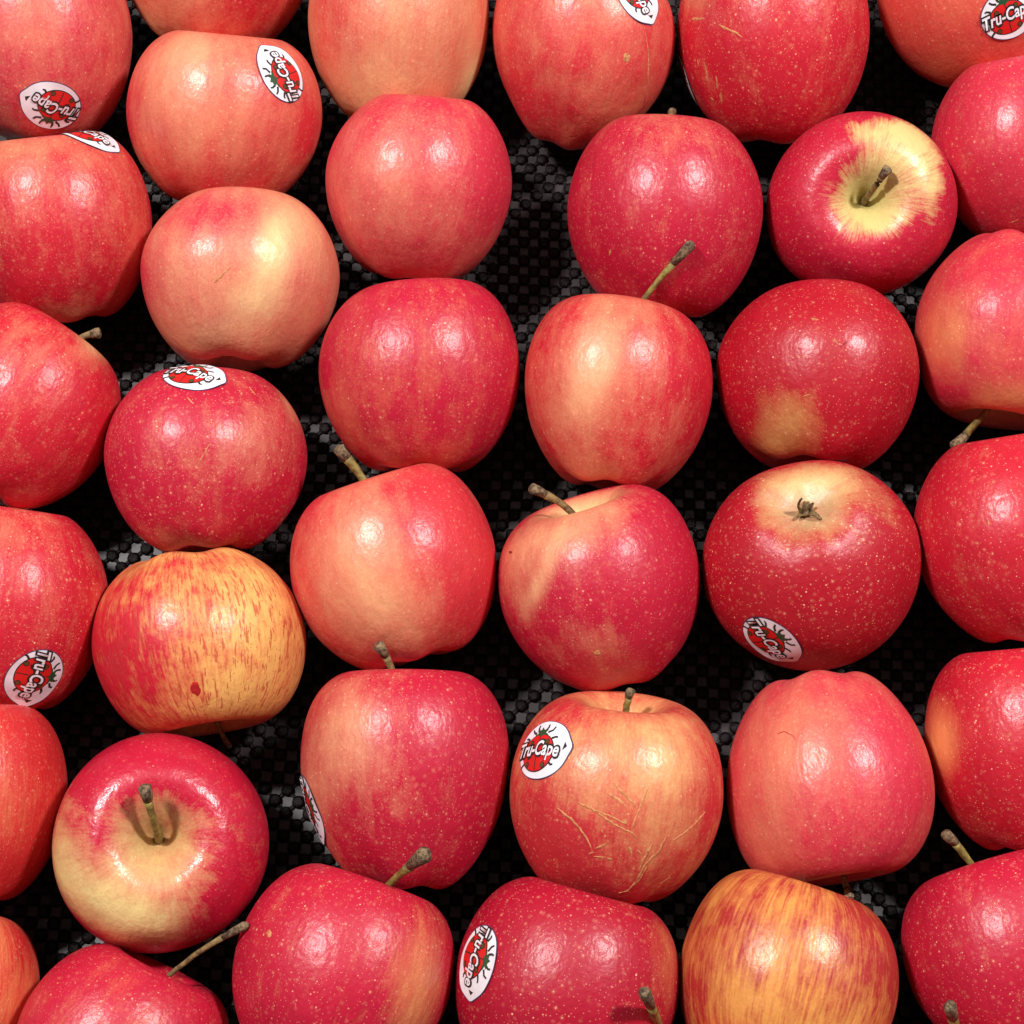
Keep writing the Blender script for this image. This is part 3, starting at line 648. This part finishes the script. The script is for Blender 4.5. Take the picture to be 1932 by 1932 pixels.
# ------------------------------------------------------------------ the non-slip mat: round foam knobs and square holes in a checker
def mat_thing():
    root = bpy.data.objects.new('grip_mat', None); COL.objects.link(root); root.location = (0, 0, 0); root.empty_display_size = 0.05
    root['label'] = 'black knobbly non-slip mesh mat with square holes lying under all the apples'; root['category'] = 'mat'
    C = 0.00425; ANG = math.radians(-3.0); ca, sa = math.cos(ANG), math.sin(ANG)
    # one knob
    n, rings = 12, 5; V = [(0, 0, 0)]; F = []
    prof = [(0.40, -0.02), (0.72, -0.12), (0.98, -0.42), (1.04, -0.70), (0.86, -0.98)]
    rk = random.Random(3); R = C * 0.565
    for r, z in prof:
        for j in range(n):
            an = 2 * math.pi * j / n; k = 1 + rk.uniform(-0.05, 0.05)
            V.append((R * r * k * math.cos(an), R * r * k * math.sin(an), R * (z + rk.uniform(-0.03, 0.03)) * 0.75))
    for j in range(n):
        F.append((0, 1 + j, 1 + (j + 1) % n))
        for i in range(len(prof) - 1):
            a = 1 + i * n + j; b = 1 + i * n + (j + 1) % n; F.append((a, a + n, b + n, b))
    knob = mesh_np('knob', V, F); knob.materials.append(M_MAT)
    KV = np.array(V)
    cells = []
    N = 66
    for i in range(-N, N + 1):
        for j in range(-N, N + 1):
            if (i + j) % 2: continue
            x, y = i * C, j * C; x += 0.0011 * math.sin(y * 31 + 1.0) + 0.0006 * math.sin(y * 83 + x * 40); y += 0.0010 * math.sin(x * 27 + 0.4) + 0.0006 * math.sin(x * 71 - y * 30); wx, wy = ca * x - sa * y, sa * x + ca * y + 0.012
            cells.append((wx, wy, i, j))
    PX = project(np.array([(x, y, -0.001) for x, y, _, _ in cells]))
    own, rest = [], []
    rg = random.Random(5)
    for (x, y, i, j), (u, v) in zip(cells, PX):
        vis = -8 < u < PXS + 8 and -8 < v < PXS + 8 and all(((u - A.c[0]) / A.hw) ** 2 + ((v - A.c[1]) / A.hh) ** 2 > 0.98 for A in ALL)
        (own if vis else rest).append((x, y, i, j))
    rg.shuffle(own); rest += own[300:]; own = own[:300]
    for (x, y, i, j) in own:
        o = bpy.data.objects.new('knob', knob); COL.objects.link(o); o.parent = root
        o.location = (x + rg.uniform(-1, 1) * C * 0.03, y + rg.uniform(-1, 1) * C * 0.03, rg.uniform(-0.0003, 0.0001)); o.rotation_euler = (0, 0, rg.uniform(0, 6.28))
    VV, FF, off = [], [], 0
    for (x, y, i, j) in rest:
        an = rg.uniform(0, 6.28); c_, s_ = math.cos(an), math.sin(an)
        Q = np.stack([KV[:, 0] * c_ - KV[:, 1] * s_ + x, KV[:, 0] * s_ + KV[:, 1] * c_ + y, KV[:, 2] + rg.uniform(-0.0003, 0.0001)], 1)
        VV.append(Q); FF += [tuple(k + off for k in f) for f in F]; off += len(Q)
    o = link('knob_field', mesh_np('knob_field', np.vstack(VV), FF), M_MAT, root); o['kind'] = 'stuff'
    # the net of diagonal strands that carries the knobs
    VV, FF, off = [], [], 0; w = C * 0.16
    for (x, y, i, j) in cells:
        for (di, dj) in ((1, 1), (1, -1)):
            dx, dy = di * C * 0.5, dj * C * 0.5; ex, ey = ca * dx - sa * dy, sa * dx + ca * dy
            ln = math.hypot(ex, ey); nx, ny = -ey / ln * w, ex / ln * w; zt, zb = -0.0010, -0.0017
            VV += [(x + nx, y + ny, zt), (x - nx, y - ny, zt), (x + 2 * ex - nx, y + 2 * ey - ny, zt), (x + 2 * ex + nx, y + 2 * ey + ny, zt),
                   (x + nx, y + ny, zb), (x - nx, y - ny, zb), (x + 2 * ex - nx, y + 2 * ey - ny, zb), (x + 2 * ex + nx, y + 2 * ey + ny, zb)]
            FF += [tuple(k + off for k in f) for f in ((0, 1, 2, 3), (7, 6, 5, 4), (0, 4, 5, 1), (2, 6, 7, 3), (1, 5, 6, 2), (3, 7, 4, 0))]; off += 8
    o = link('net', mesh_np('net', VV, FF, False), M_MAT, root); o['kind'] = 'stuff'
mat_thing()
